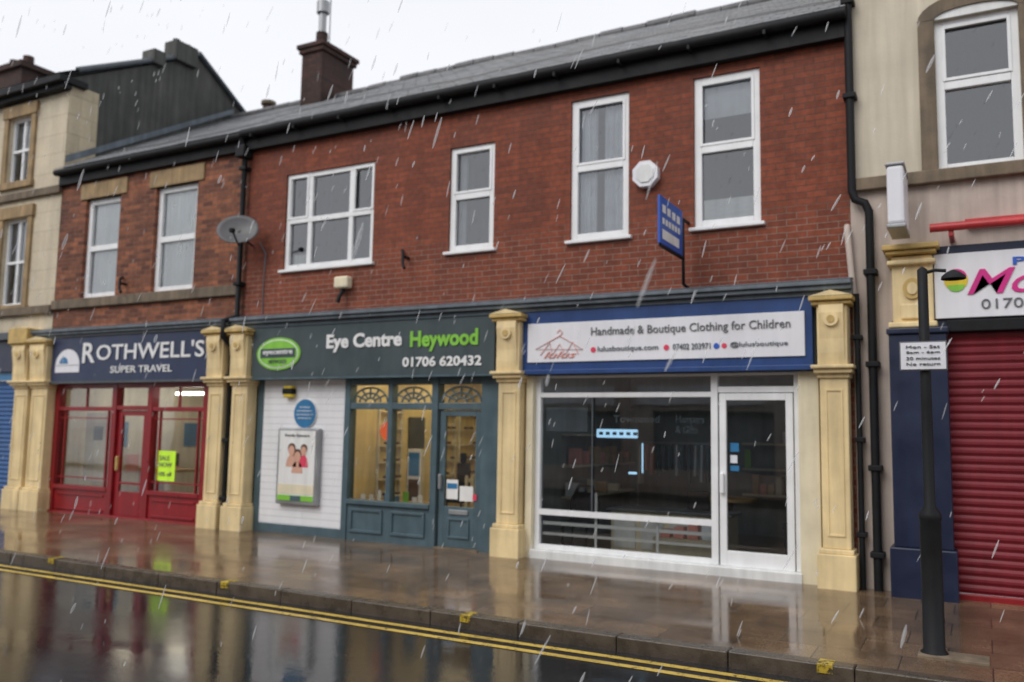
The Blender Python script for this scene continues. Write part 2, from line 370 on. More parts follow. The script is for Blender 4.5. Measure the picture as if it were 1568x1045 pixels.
def pilaster(p,x0,x1,tag,zt=3.22,mat='pil'):
    y=-.25
    bx(p,"pilaster_"+tag,mat,[(x0-.02,x1+.02,y-.04,0,0,.42),(x0,x1,y-.015,0,.42,.47),
        (x0+.03,x1-.03,y+.03,0,.47,2.30),(x0+.01,x1-.01,y-.0,0,2.28,2.33),(x0-.02,x1+.02,y-.05,0,2.33,2.38),(x0-.045,x1+.045,y-.09,0,2.38,2.42),
        (x0+.02,x1-.02,y-.03,0,2.42,3.07)],.012)
    a,b=x0+.085,x1-.085
    bx(p,"pilaster_panel_"+tag,mat,[(a,a+.02,y+.018,y+.031,.60,2.16),(b-.02,b,y+.018,y+.031,.60,2.16),(a+.02,b-.02,y+.018,y+.031,.60,.62),(a+.02,b-.02,y+.018,y+.031,2.14,2.16)],.003)
    V=[];pr=[(y-.031,2.44),(y-.045,2.55),(y-.05,2.70),(y-.07,2.85),(y-.09,2.98),(y-.08,3.07),(y-.031,3.07)]
    for xx in (x0+.05,x1-.05):
        for (yy,zz) in pr: V.append((xx,yy,zz))
    n=len(pr);F=[tuple(range(n)),tuple(range(2*n-1,n-1,-1))]+[(i,i+n,(i+1)%n+n,(i+1)%n) for i in range(n)]
    mesh(p,"console_"+tag,V,F,mat)
    disc(p,"rosette_"+tag,mat,((x0+x1)/2,2.91),.075,.075,y-.105,y-.05,20)
    disc(p,"rosette_boss_"+tag,'gold',((x0+x1)/2,2.91),.04,.04,y-.115,y-.10,14)
    bx(p,"cap_"+tag,'gold' if mat=='pil' else mat,[(x0-.03,x1+.03,y-.08,0,3.07,3.11),(x0-.05,x1+.05,y-.12,0,3.113,zt-.06)],.01)
    xm=(x0+x1)/2;z=zt-.058
    mesh(p,"pediment_"+tag,[(x0-.05,y-.12,z),(x1+.05,y-.12,z),(xm,y-.12,z+.06),(x0-.05,-.01,z),(x1+.05,-.01,z),(xm,-.01,z+.06)],[(0,1,2),(3,5,4),(0,2,5,3),(1,4,5,2)],mat)
pilaster(B,-1.58,-1.23,"right");pilaster(B,-5.58,-5.20,"mid");pilaster(B,-10.38,-9.99,"left")
# ---- eye centre shopfront
bx(B,"teal_frame",'teal',[(-9.99,-9.87,-.02,.12,0,2.37),(-9.87,-8.22,-.02,.1,0,.19),(-8.24,-8.14,-.04,.12,.0,2.37),(-6.70,-6.60,-.05,.12,0,2.37),
   (-5.90,-5.60,-.05,.12,0,2.37),(-8.14,-6.70,-.03,.1,1.93,2.02),(-6.60,-5.90,-.03,.1,1.93,2.02),(-8.14,-5.90,-.03,.12,2.28,2.37),
   (-7.46,-7.38,-.035,.10,.62,2.28),(-8.14,-6.70,-.07,.12,.57,.63),(-8.14,-6.70,-.02,.1,0,.57)],.006)
bx(B,"teal_riser_panels",'teal',[(-8.08,-7.50,-.045,-.015,.17,.21),(-8.08,-7.50,-.045,-.015,.47,.51),(-8.08,-8.04,-.045,-.015,.213,.467),(-7.54,-7.50,-.045,-.015,.213,.467),
   (-7.36,-6.78,-.045,-.015,.17,.21),(-7.36,-6.78,-.045,-.015,.47,.51),(-7.36,-7.32,-.045,-.015,.213,.467),(-6.82,-6.78,-.045,-.015,.213,.467)],.006)
bx(B,"white_clad_wall",'tiles',[(-9.87,-8.24,-.005,.1,.19,2.37)])
bx(B,"teal_door",'teal',[(-6.58,-6.49,.0,.05,.08,1.92),(-6.01,-5.92,.0,.05,.08,1.92),(-6.49,-6.01,.0,.05,.08,.62),(-6.49,-6.01,.0,.05,1.84,1.92),
   (-6.42,-6.08,-.02,.0,.20,.23),(-6.42,-6.08,-.02,.0,.44,.47),(-6.42,-6.39,-.02,.0,.233,.437),(-6.11,-6.08,-.02,.0,.233,.437)],.005)
bx(B,"letter_box",'steel',[(-6.4,-6.1,-.02,.0,.52,.58)],.005)
bx(B,"door_handle",'steel',[(-6.56,-6.52,-.06,-.0,.85,1.05)],.01)
bx(B,"door_step",'sandD',[(-6.6,-5.9,-.08,.12,0,.08)],.01)
for a,b in ((-8.14,-7.46),(-7.38,-6.70),(-6.60,-5.90)):
    c=(a+b)/2;w=(b-a)/2-.03;P_=[]
    for rr in (1.0,.62,.28):
        P_.append([(c+w*rr*math.cos(R(t)),-.0,2.03+.21*rr*math.sin(R(t))) for t in range(0,181,12)])
    for t in (30,60,90,120,150):
        P_.append([(c+w*.28*math.cos(R(t)),0,2.03+.21*.28*math.sin(R(t))),(c+w*math.cos(R(t)),0,2.03+.21*math.sin(R(t)))])
    tube(B,"fanlight_tracery",'teal',P_,.014)
quadY(B,"shop_glass_1",'glassS',-8.14,-7.46,.63,1.93,.03);quadY(B,"shop_glass_2",'glassS',-7.38,-6.70,.63,1.93,.03)
quadY(B,"door_glass",'glassS',-6.49,-6.01,.62,1.84,.03);quadY(B,"fanlight_glass",'glassS',-8.14,-5.90,2.02,2.28,.03)
room(B,"optician_room",'wallY','floorI',-8.22,-5.62,.13,3.6,.06,2.55)
bx(B,"ceiling_lights",'lampY',[(-7.9,-7.3,.5,.7,2.50,2.53),(-7.0,-6.4,.5,.7,2.50,2.53),(-7.9,-7.3,2.0,2.2,2.50,2.53),(-6.8,-6.2,2.0,2.2,2.50,2.53)])
bx(B,"display_bench",'wood',[(-8.2,-6.75,.14,.42,.56,.62)],.005)
sh=[];gl=[]
for c0 in (.75,2.35,3.1):
    sh+=[(-8.21,-8.17,c0-.03,c0,.5,2.1),(-8.21,-8.17,c0+.55,c0+.58,.5,2.1)]
    for zz in (.6,.86,1.12,1.38,1.64,1.90):
        sh.append((-8.21,-8.10,c0+.003,c0+.547,zz,zz+.012))
        for q in (.08,.24,.40):
            if random.random()<.8: gl.append((-8.16,-8.11,c0+q,c0+q+random.uniform(.07,.11),zz+.03,zz+.07))
for c0 in (-7.7,-6.95):
    for zz in (.9,1.2,1.5,1.8):
        sh.append((c0,c0+.6,3.45,3.59,zz,zz+.02))
        for q in (.05,.22,.39):
            if random.random()<.8: gl.append((c0+q,c0+q+.12,3.48,3.52,zz+.03,zz+.09))
bx(B,"spectacle_shelves",'whitep',sh);bx(B,"spectacle_frames",'hair',gl,.008)
bx(B,"mirror_panel",'dkgrey',[(-8.215,-8.19,1.55,2.0,.7,1.85)],.01)
bx(B,"picture_panels",'teal',[(-7.15,-6.75,3.56,3.58,1.35,1.95),(-6.3,-5.9,3.56,3.58,1.2,1.9)])
bx(B,"free_standing_display",'paper',[(-7.75,-7.5,.9,1.0,.06,1.35),(-6.95,-6.75,1.6,1.7,.06,1.3)],.01)
bx(B,"display_pictures",'plaq',[(-7.72,-7.53,.89,.898,.95,1.3)]);bx(B,"display_pictures_2",'hair',[(-7.72,-7.53,.89,.898,.5,.9),(-6.92,-6.78,1.59,1.598,.7,1.2)])
disc(B,"orange_light_disc",'orange',(-7.92,1.62),.14,.14,.6,.62,28)  # round orange light inside the window, glowing through its material
for i in range(9):
    x=-8.08+i*.15+random.uniform(-.03,.03);h=random.uniform(.06,.16)
    bx(B,"display_card_%d"%i,random.choice(['paper','paper','plaq','green']),[(x,x+random.uniform(.05,.1),.2,.22,.62,.62+h)])
bx(B,"display_chair",'black',[(-7.25,-6.95,1.2,1.5,.55,.62),(-7.25,-7.21,1.2,1.24,.06,.55),(-6.99,-6.95,1.2,1.24,.06,.55),(-7.22,-6.98,1.46,1.5,.62,1.15),(-7.15,-7.05,1.44,1.5,1.15,1.3)],.02)
bx(B,"reception_desk",'wood',[(-7.0,-5.9,2.4,2.8,.06,1.0)],.02);bx(B,"desk_monitor",'black',[(-6.6,-6.25,2.5,2.53,1.03,1.3)],.01)
bx(B,"timber_gate",'pilp',[(-6.62+i*.1,-6.58+i*.1,.75,.78,.1,1.0) for i in range(8)]+[(-6.65,-5.8,.79,.81,.9,.96),(-6.65,-5.8,.79,.81,.3,.36)])
bx(B,"door_notices",'paper',[(-6.46,-6.28,.012,.016,.72,.98),(-6.25,-6.04,.012,.016,.70,.90)])
bx(B,"door_notice_blue",'plaq',[(-6.45,-6.29,.007,.010,.86,.93)])
bx(B,"door_notice_red",'pink',[(-6.03,-5.97,-.012,-.005,.72,.80)])
# ---- boutique shopfront (white)
bx(B,"cream_jambs",'pilp',[(-5.20,-5.10,-.1,.12,0,2.37),(-1.80,-1.58,-.1,.12,0,2.37)],.008)
fr=[(-5.10,-5.03,-.02,.06,.17,2.37),(-2.80,-2.72,-.03,.06,.17,2.37),(-1.86,-1.80,-.02,.06,.17,2.37),(-5.03,-2.80,-.02,.06,.17,.23),
    (-5.03,-2.80,-.02,.06,2.09,2.15),(-2.72,-1.86,-.02,.06,2.14,2.21),(-5.03,-1.86,-.02,.06,2.34,2.37)]
bx(B,"white_shop_frame",'white',fr,.005)
bx(B,"white_sill",'whitep',[(-5.12,-1.78,-.12,.08,.0,.17)],.015)
bx(B,"white_guard_rails",'white',[(-5.03,-2.80,-.02,.03,.60,.67),(-5.03,-2.80,.08,.11,.47,.51),(-5.03,-2.80,.08,.11,.34,.37),(-4.3,-4.27,.07,.08,.23,.9),(-3.5,-3.47,.07,.08,.23,.67)])
bx(B,"glazing_joint",'dkgrey',[(-4.32,-4.305,-.0,.02,.67,2.09)])
bx(B,"white_door",'white',[(-2.70,-2.62,-.035,.02,.17,2.13),(-1.95,-1.87,-.035,.02,.17,2.13),(-2.62,-1.95,-.035,.02,.17,.34),(-2.62,-1.95,-.035,.02,2.05,2.13)],.006)
bx(B,"door_handle_white",'white',[(-2.69,-2.64,-.09,-.04,.98,1.22)],.015)
quadY(B,"shop_window_glass",'glassS',-5.03,-2.80,.23,2.09,.035);quadY(B,"shop_transom_glass",'glassS',-5.03,-2.80,2.15,2.34,.01)
quadY(B,"shop_door_glass",'glassS',-2.62,-1.95,.34,2.05,-.005);quadY(B,"shop_door_transom",'glassS',-2.72,-1.86,2.21,2.34,.01)
room(B,"boutique_room",'wallG','floorI',-5.4,-1.7,.13,4.2,.06,2.6)
bx(B,"boutique_ceiling_lights",'lampD',[(-4.6,-3.8,1.3,1.45,2.55,2.58),(-3.3,-2.7,1.0,1.15,2.55,2.58)])
bx(B,"shop_counter",'pilp',[(-4.5,-2.9,1.1,1.6,.06,.60),(-3.7,-2.9,.5,.8,.06,.36)],.01)
bx(B,"counter_panels",'whitep',[(-4.45+i*.39,-4.14+i*.39,1.085,1.099,.12,.54) for i in range(4)],.004)
bx(B,"counter_top",'dkgrey',[(-4.55,-2.85,1.05,1.65,.603,.64)],.01)
bx(B,"till_screen",'black',[(-3.5,-3.2,1.3,1.34,.66,.90)],.01)
bx(B,"wall_shelves",'wallC',[(-5.39,-5.15,1.4,3.8,z,z+.025) for z in (.7,1.15,1.6)]+[(-3.4,-2.4,3.9,4.19,z,z+.03) for z in (.7,1.1,1.5)])
for i in range(22):
    y_=1.45+.1*i;z_=random.choice((.73,1.18));hh=random.uniform(.08,.28)
    bx(B,"shelf_stock_%d"%i,random.choice(['coral','wood','curt','pilp','teal','dkgrey']),[(-5.35,-5.17,y_,y_+.08,z_,z_+hh)])
for i in range(8):
    x_=-3.38+.12*i;z_=random.choice((.73,1.13,1.53))
    bx(B,"shelf_stock_b%d"%i,random.choice(['coral','wood','curt','pilp','green']),[(x_,x_+.09,4.0,4.15,z_,z_+random.uniform(.1,.3))])
# wall screen, its glow edge and a side strip
bx(B,"wall_screen",'led',[(-4.72,-4.12,1.1,1.12,1.585,1.70)],.02);bx(B,"wall_screen_trim",'led',[(-4.06,-4.04,1.1,1.11,1.12,1.52),(-4.25,-4.13,1.1,1.11,1.10,1.13)],.005)
bx(B,"screen_marks",'lead',[(-4.68+.1*i,-4.62+.1*i,1.092,1.0985,1.62,1.665) for i in range(6)])
text(B,"reflected_words_1","Townsend",-4.05,-3.45,1.78,1.87,.05,'lead',.01);text(B,"reflected_words_2","Hampers\n& Gifts",-3.25,-2.90,1.66,1.87,.05,'lead',.01)  # words reflected in the shop glass, built as solid lettering
bx(B,"window_posters",'lead',[(-4.98,-4.40,.05,.054,1.66,1.96)])
bx(B,"clothes_rail",'steel',[(-4.9,-3.6,3.2,3.22,1.5,1.52),(-4.9,-4.88,3.2,3.22,.06,1.5),(-3.62,-3.6,3.2,3.22,.06,1.5)])
for i in range(12):
    x=-4.85+i*.1;zb=.85+random.uniform(0,.25);w_=random.uniform(.06,.12)
    mesh(B,"childs_garment_%d"%i,[(x,3.2-w_,zb),(x+.03,3.2-w_,zb),(x+.03,3.2+w_,zb),(x,3.2+w_,zb),(x,3.16,1.48),(x+.03,3.16,1.48),(x+.03,3.24,1.48),(x,3.24,1.48)],[(0,1,5,4),(1,2,6,5),(2,3,7,6),(3,0,4,7),(4,5,6,7)],random.choice(['coral','curt','teal','wallC','dkgrey']))
def chair(x,y):
    tube(B,"chair_back",'black',[[(x-.17,y,.35),(x-.2,y,.7),(x-.1,y+.02,.92),(x+.1,y+.02,.92),(x+.2,y,.7),(x+.17,y,.35)]],.025)
    bx(B,"chair_seat",'black',[(x-.2,x+.2,y-.35,y,.42,.48),(x-.15,x+.15,y,y+.02,.55,.85)],.025)
    tube(B,"chair_legs",'black',[[(x+a,y+b,.06),(x+a,y+b,.43)] for a in (-.17,.17) for b in (-.32,-.02)],.015)
chair(-4.78,.85);chair(-2.2,2.3)
tube(B,"round_table",'wood',[[(-3.2,2.4,.72),(-3.2,2.4,.76)]],.38);tube(B,"table_leg",'black',[[(-3.2,2.4,.06),(-3.2,2.4,.72)]],.04)
bx(B,"door_stickers",'plaq',[(-2.58,-2.48,-.012,-.008,1.46,1.56),(-2.58,-2.48,-.012,-.008,1.24,1.30)]);bx(B,"door_stickers_white",'curt',[(-2.58,-2.50,-.012,-.008,1.33,1.42)])
for i in range(4): bx(B,"boxed_gift_%d"%i,random.choice(['coral','wood','curt']),[(-3.62+i*.18,-3.49+i*.18,.55,.7,.36,.36+.1+.04*i)],.008)

# shop signs
S=empty("shop_sign",(-7.8,-.15,2.8))
bx(S,"board",'eyesign',[(-9.97,-5.63,-.20,-.09,2.40,3.18)],.006)
bx(S,"board_trim",'teal',[(-9.99,-5.61,-.22,-.09,2.37,2.40),(-9.99,-5.61,-.22,-.09,3.18,3.19)])
disc(S,"oval_logo",'green',(-9.42,2.76),.44,.25,-.215,-.2,40)
disc(S,"oval_ring",'txtw',(-9.42,2.76),.40,.22,-.219,-.21,40);disc(S,"oval_inner",'green',(-9.42,2.76),.385,.205,-.223,-.215,40)
bx(S,"oval_band",'eyesign',[(-9.77,-9.07,-.228,-.215,2.70,2.84)]);text(S,"logo_letters","eyecentre",-9.72,-9.12,2.73,2.82,-.229,'txtw',.02)
text(S,"logo_letters_2","HEYWOOD",-9.6,-9.24,2.61,2.67,-.224,'eyesign',.02)
text(S,"letters_eye_centre","Eye Centre",-8.48,-7.12,2.75,3.02,-.21,'txtw',.035)
text(S,"letters_heywood","Heywood",-6.98,-5.88,2.72,3.01,-.21,'green',.035)
text(S,"phone_number","01706 620432",-7.10,-5.82,2.51,2.65,-.21,'txtw',.03)
S=empty("shop_sign",(-3.4,-.15,2.8))
bx(S,"blue_board",'blue',[(-5.23,-1.62,-.18,-.09,2.38,3.19)],.006)
bx(S,"white_panel",'signw',[(-5.14,-1.70,-.20,-.181,2.53,3.03)],.004)
bx(S,"blue_sill",'blue',[(-5.25,-1.60,-.24,-.181,2.375,2.43)],.006)
text(S,"headline","Handmade & Boutique Clothing for Children",-4.25,-1.85,2.82,2.95,-.207,'txtg',.002)
text(S,"web_address","lulusboutique.com",-4.16,-3.38,2.63,2.71,-.207,'lead',.002);text(S,"phone_number","07402 203971",-3.20,-2.75,2.64,2.71,-.207,'lead',.002)
text(S,"social_handle","@lulusboutique",-2.52,-1.88,2.64,2.71,-.207,'lead',.002)
disc(S,"icon_pink",'pink',(-4.22,2.67),.035,.035,-.207,-.2,16);disc(S,"icon_pink_2",'pink',(-3.28,2.67),.035,.035,-.207,-.2,16)
disc(S,"icon_blue",'fblue',(-2.68,2.67),.035,.035,-.207,-.2,16);disc(S,"icon_pink_3",'pink',(-2.59,2.67),.03,.03,-.207,-.2,16)
tube(S,"hanger_logo",'coral',[[(-4.72,-.207,2.90),(-4.68,-.207,2.94),(-4.64,-.207,2.90),(-4.68,-.207,2.86)],[(-4.68,-.207,2.86),(-5.02,-.207,2.70),(-4.36,-.207,2.68),(-4.68,-.207,2.86)],
    [(-4.95,-.207,2.62),(-4.82,-.207,2.78),(-4.78,-.207,2.62),(-4.68,-.207,2.76),(-4.6,-.207,2.62),(-4.5,-.207,2.78),(-4.42,-.207,2.62)]],.005)
text(S,"script_logo","lulus",-4.9,-4.45,2.58,2.66,-.207,'coral',0,.4)

# poster board, plaque, alarms
S=empty("poster_board",(-9.05,-.05,1.1))
bx(S,"case",'steel',[(-9.46,-8.66,-.10,-.006,.50,1.64)],.02)
bx(S,"paper_poster",'paper',[(-9.41,-8.71,-.108,-.10,.56,1.60)])
bx(S,"green_band",'green',[(-9.41,-8.71,-.112,-.108,.56,.64)]);bx(S,"dark_badge",'teal',[(-9.15,-8.95,-.116,-.112,.565,.635)])
bx(S,"pale_band",'pilp',[(-9.41,-8.71,-.112,-.108,.66,.80)])
text(S,"poster_heading","Family Eyecare",-9.3,-8.82,1.50,1.55,-.112,'txtg')
for (cx,cz,r_,b_) in ((-9.16,1.31,.075,'skin'),(-9.04,1.22,.08,'skin'),(-8.92,1.31,.065,'pink')):
    disc(S,"portrait_shoulders",b_,(cx,cz-.25),r_*1.35,.18,-.1115,-.108,24,0,180)
    disc(S,"portrait_hair",'hair',(cx,cz+.025),r_*1.0,r_*1.05,-.112,-.108,24);disc(S,"portrait_face",'skin',(cx,cz-.01),r_*.8,r_*1.0,-.116,-.112,24)
S=empty("blue_plaque",(-9.0,0,1.86));disc(S,"rim",'txtw',(-9.0,1.86),.222,.222,-.03,-.006,40);disc(S,"face",'plaq',(-9.0,1.86),.214,.214,-.036,-.02,40)
for i,wd in enumerate((.2,.3,.32,.26)): text(S,"inscription_%d"%i,"HEYWOOD CIVIC"[:8+i],-9-wd/2,-9+wd/2,1.94-i*.055,1.965-i*.055,-.038,'curt')
S=empty("burglar_alarm",(-9.32,-.05,2.2));bx(S,"box",'yel',[(-9.40,-9.22,-.10,-.006,2.10,2.28)],.02);bx(S,"band",'black',[(-9.41,-9.21,-.108,-.01,2.15,2.24)],.01)
S=empty("burglar_alarm",(-3.59,-.06,4.84));disc(S,"hexagonal_box",'signw',(-3.59,4.86),.175,.175,-.10,-.003,8,22.5,382.5);disc(S,"lens",'whitep',(-3.59,4.86),.12,.12,-.115,-.09,8,22.5,382.5)
S=empty("security_light",(-8.31,-.1,3.8));bx(S,"box",'pilp',[(-8.46,-8.20,-.14,-.003,3.72,3.90)],.03);tube(S,"arm",'black',[[(-8.33,-.05,3.72),(-8.33,-.14,3.60),(-8.36,-.14,3.50)]],.03)
S=empty("wall_bracket",(-7.25,-.05,4.05));tube(S,"hook",'black',[[(-7.30,-.02,4.22),(-7.2,-.14,4.15),(-7.2,-.14,4.0),(-7.14,-.18,3.92)],[(-7.2,-.003,4.1),(-7.2,-.14,4.1)]],.022)
S=empty("wall_bracket",(-13.33,-.05,4.1));tube(S,"hook",'black',[[(-13.4,-.02,4.25),(-13.3,-.14,4.2),(-13.3,-.14,4.02),(-13.2,-.18,3.95)],[(-13.3,-.003,4.12),(-13.3,-.14,4.12)]],.025)
# satellite dish
S=empty("satellite_dish",(-10.3,-.35,4.7))
V=[];F=[];nr,na=6,28
ax=Vector((.46,-.80,.38)).normalized()
Mx=Matrix.Translation((-10.24,-.36,4.72))@ax.to_track_quat('Z','Y').to_matrix().to_4x4()
for i in range(nr+1):
    rr=i/nr
    for j in range(na):
        a=2*math.pi*j/na;V.append(Mx@Vector((.33*rr*math.cos(a),.27*rr*math.sin(a),.07*rr*rr-.03)))
for i in range(nr):
    for j in range(na): k=i*na+j;l=i*na+(j+1)%na;F.append((k,l,l+na,k+na))
o=mesh(S,"dish",V,F,'dish',True);md=o.modifiers.new("s",'SOLIDIFY');md.thickness=.012
tube(S,"arm_and_bracket",'black',[[(-10.28,-.003,4.55),(-10.24,-.33,4.66)],[(-10.20,-.38,4.48),(-10.02,-.68,4.62)]],.014)
bx(S,"lnb",'black',[(-10.06,-9.99,-.73,-.65,4.6,4.67)],.015)
tube(S,"cable",'lead',[[(-10.12,-.01,4.6),(-9.98,-.01,4.4),(-10.0,-.01,3.9),(-9.99,-.01,3.42)]],.008)
# estate agent projecting sign
S=empty("projecting_sign",(-3.07,-.7,4))
bx(S,"panel",'blueS',[(-3.085,-3.055,-1.09,-.28,3.74,4.28)],.004)
def sq(y0,y1,z0,z1,n): mesh(S,n,[(-3.052,y0,z0),(-3.052,y1,z0),(-3.052,y1,z1),(-3.052,y0,z1)],[(0,1,2,3)],'txtw')
for i in range(4): sq(-1.02+i*.17,-.90+i*.17,4.10-i*.004,4.19-i*.004,"sign_letter_%d"%i)
for i in range(6): sq(-1.02+i*.11,-.94+i*.11,3.97,4.04,"sign_letter_small_%d"%i)
sq(-1.02,-.42,3.80,3.91,"sign_phone_strip")
tube(S,"bracket",'black',[[(-3.07,-.003,3.4),(-3.07,-.2,3.42),(-3.07,-.22,4.2),(-3.07,-.003,4.2)],[(-3.07,-.22,3.72),(-3.07,-1.05,3.72)]],.02)

# ------------------------------------------------------------------ left brick building (travel agent)
L=empty("brick_shop_building",(-12.8,0,0))
R1=(-14.57,-13.6,3.93,5.80);R2=(-12.66,-11.62,3.93,5.80)
wall(L,"front_brick_wall",'brick2',-15.32,-10.42,3.2,6.35,[R1,R2],y=-.004)
bx(L,"back_wall",'brick2',[(-15.3,-10.45,7.8,8,0,6.4)])
roof(L,"slate_roof",-15.32,-10.46,-.22,6.42,4.1,8.86,8.2,6.43,5)
bx(L,"black_eaves_fascia",'black',[(-15.3,-10.44,-.1,.02,6.14,6.35),(-15.3,-10.44,-.19,-.1,6.31,6.35)])
tube(L,"black_gutter",'black',[[(-15.3,-.18,6.36),(-10.45,-.18,6.36)]],.06)
bx(L,"stone_lintels",'sand',[(-14.72,-13.42,-.035,.1,5.80,6.10),(-12.82,-11.46,-.035,.1,5.80,6.10)],.012)
bx(L,"stone_sill_band",'sandD',[(-15.32,-10.52,-.075,.0,3.76,3.93)],.012)
upvc(L,"r1",*R1,trans=(4.87,),fw=.10,sill=False,y=.07);upvc(L,"r2",*R2,trans=(4.87,),fw=.10,sill=False,y=.07)
drape(L,"vertical_blind_1",'blind',-14.5,-13.65,3.95,5.78,.16,10,.010);drape(L,"vertical_blind_2",'blind',-12.6,-11.68,3.95,5.78,.16,10,.010)
room(L,"upper_room",'dkroom','dkroom',-15.2,-10.5,.19,3,3.3,6.3)
cornice(L,-15.5,-10.45)
bx(L,"fascia_backing",'dkgrey',[(-15.0,-10.9,-.08,.12,2.37,3.19)])
pilaster(L,-10.90,-10.51,"right");pilaster(L,-15.50,-14.98,"left")
bx(L,"chimney_stack",'brick3',[(-12.78,-12.20,3.6,4.65,8.3,9.72),(-12.83,-12.15,3.55,4.70,9.72,9.82),(-12.87,-12.11,3.51,4.74,9.82,9.92)],.015)
tube(L,"chimney_pot",'brick3',[[(-12.5,3.9,9.92),(-12.5,3.9,10.28)],[(-12.5,4.4,9.92),(-12.5,4.4,10.1)]],.13)
tube(L,"chimney_cowl",'steel',[[(-12.5,3.9,10.28),(-12.5,3.9,10.72)]],.085);tube(L,"chimney_cowl_cap",'steel',[[(-12.5,3.9,10.74),(-12.5,3.9,11.0)]],.14)
tube(L,"aerial",'dkgrey',[[(-12.2,3.8,9.9),(-12.2,3.8,11.3)],[(-12.5,3.8,11.1),(-11.9,3.8,11.15)]],.012)
tube(L,"back_chimney_pot",'brick3',[[(-15.0,4.9,8.2),(-15.0,4.9,9.42)]],.14);tube(L,"back_pot_rim",'sandD',[[(-15.0,4.9,9.42),(-15.0,4.9,9.50)]],.18)
bx(L,"red_frame",'red',[(-15.02,-14.90,-.05,.1,0,2.4),(-13.42,-13.30,-.05,.1,0,2.4),(-12.50,-12.38,-.05,.1,0,2.4),(-11.16,-10.90,-.05,.1,0,2.4),
   (-14.90,-13.42,-.06,.1,.48,.55),(-12.38,-11.16,-.06,.1,.48,.55),(-14.90,-13.42,-.02,.1,0,.48),(-12.38,-11.16,-.02,.1,0,.48),
   (-14.90,-13.42,-.04,.08,1.88,1.95),(-13.30,-12.50,-.04,.08,1.90,1.97),(-12.38,-11.16,-.04,.08,1.88,1.95),(-14.90,-11.16,-.04,.08,2.28,2.4)],.006)
bx(L,"red_glazing_bars",'red',[(-14.76,-14.73,-.0,.04,.55,1.88),(-13.58,-13.55,-.0,.04,.55,1.88),(-12.24,-12.21,-.0,.04,.55,1.88),(-11.32,-11.29,-.0,.04,.55,1.88),
   (-14.90,-13.42,-.004,.036,.68,.70),(-12.38,-11.16,-.004,.036,.68,.70),(-14.9,-13.42,-.004,.036,1.74,1.76),(-12.38,-11.16,-.004,.036,1.74,1.76),
   (-14.2,-14.17,-.0,.04,1.95,2.28),(-11.8,-11.77,0,.04,1.95,2.28)])
bx(L,"red_riser_mouldings",'red',[(-14.8,-13.52,-.045,-.015,.38,.41),(-14.8,-13.52,-.045,-.015,.12,.15),(-12.28,-11.26,-.045,-.015,.38,.41),(-12.28,-11.26,-.045,-.015,.12,.15)],.004)
bx(L,"red_door",'red',[(-13.28,-13.17,.0,.05,.07,1.89),(-12.63,-12.52,.0,.05,.07,1.89),(-13.17,-12.63,.0,.05,.07,.5),(-13.17,-12.63,.0,.05,1.8,1.89),(-13.17,-12.63,0,.05,.62,.66)],.005)
bx(L,"brass_handle",'gold',[(-13.24,-13.20,-.05,0,.85,1.1)],.01)
bx(L,"red_step",'red',[(-15.02,-10.9,-.09,-.051,0,.09)],.01)
quadY(L,"shop_glass",'glassS',-14.9,-13.42,.55,2.28,.02);quadY(L,"shop_glass_right",'glassS',-12.38,-11.16,.55,2.28,.02);quadY(L,"door_glass",'glassS',-13.3,-12.5,.5,2.28,.025)
room(L,"travel_agent_room",'wallC','floorI',-15.1,-11.0,.12,3.6,.06,2.6)
bx(L,"ceiling_lights",'lampR',[(-14.6,-13.9,1.2,1.5,2.55,2.58),(-13.2,-12.6,1.8,2.1,2.55,2.58),(-14.6,-13.9,2.4,2.7,2.55,2.58)])
bx(L,"strip_light",'lampW',[(-12.30,-11.25,.35,.42,2.17,2.22)],.01)
bx(L,"desk",'wood',[(-14.7,-13.6,1.6,2.2,.75,.8),(-14.7,-14.65,1.6,2.2,.06,.75),(-12.4,-11.4,1.8,2.4,.75,.8),(-12.4,-12.35,1.8,2.4,.06,.75)],.01)
bx(L,"desk_monitor",'black',[(-14.3,-13.95,1.9,1.93,.85,1.1),(-12.1,-11.75,2.0,2.03,.85,1.1)],.01)
bx(L,"partition_board",'wallC',[(-14.85,-14.0,.5,.52,.6,1.85)])
bx(L,"brochure_rack",'plaq',[(-13.25,-12.6,3.3,3.5,.3,1.8)])
for i in range(8): bx(L,"brochure_%d"%i,random.choice(['paper','coral','green','yel','fblue']),[(-13.2+.15*(i%4),-13.08+.15*(i%4),3.26,3.29,.6+.5*(i//4),.9+.5*(i//4))])
bx(L,"side_wall_posters",'plaq',[(-15.095,-15.08,y_,y_+.4,1.2,1.7) for y_ in (1.2,3.0)]);bx(L,"side_wall_posters_2",'coral',[(-15.095,-15.08,y_,y_+.3,.7,1.05) for y_ in (1.6,2.6)])
bx(L,"wall_picture",'dkgrey',[(-14.6,-14.35,.49,.499,1.35,1.6),(-12.0,-11.6,3.5,3.55,1.3,1.7),(-14.4,-14.1,3.55,3.59,1.3,1.7)])
bx(L,"glow_notice",'glowp',[(-12.25,-11.80,.004,.008,.72,1.22)])  # paper notice with added glow, not a lamp
text(L,"notice_text","SALE\nNOW",-12.18,-11.87,.95,1.14,.001,'txtg');text(L,"notice_text_2","10% off",-12.18,-11.87,.80,.87,.001,'txtg')
S=empty("shop_sign",(-13,-.15,2.8))
bx(S,"board",'navy',[(-14.96,-10.96,-.20,-.09,2.40,3.20)],.006);bx(S,"board_trim",'dkgrey',[(-14.98,-10.94,-.23,-.09,2.36,2.40),(-14.98,-10.94,-.23,-.09,3.2,3.23)])
disc(S,"logo_dome",'signw',(-14.5,2.68),.34,.30,-.21,-.2,30,0,180);bx(S,"logo_base",'signw',[(-14.84,-14.16,-.21,-.2,2.56,2.69)]);disc(S,"logo_window",'plaq',(-14.6,2.72),.12,.12,-.214,-.21,20,0,180)
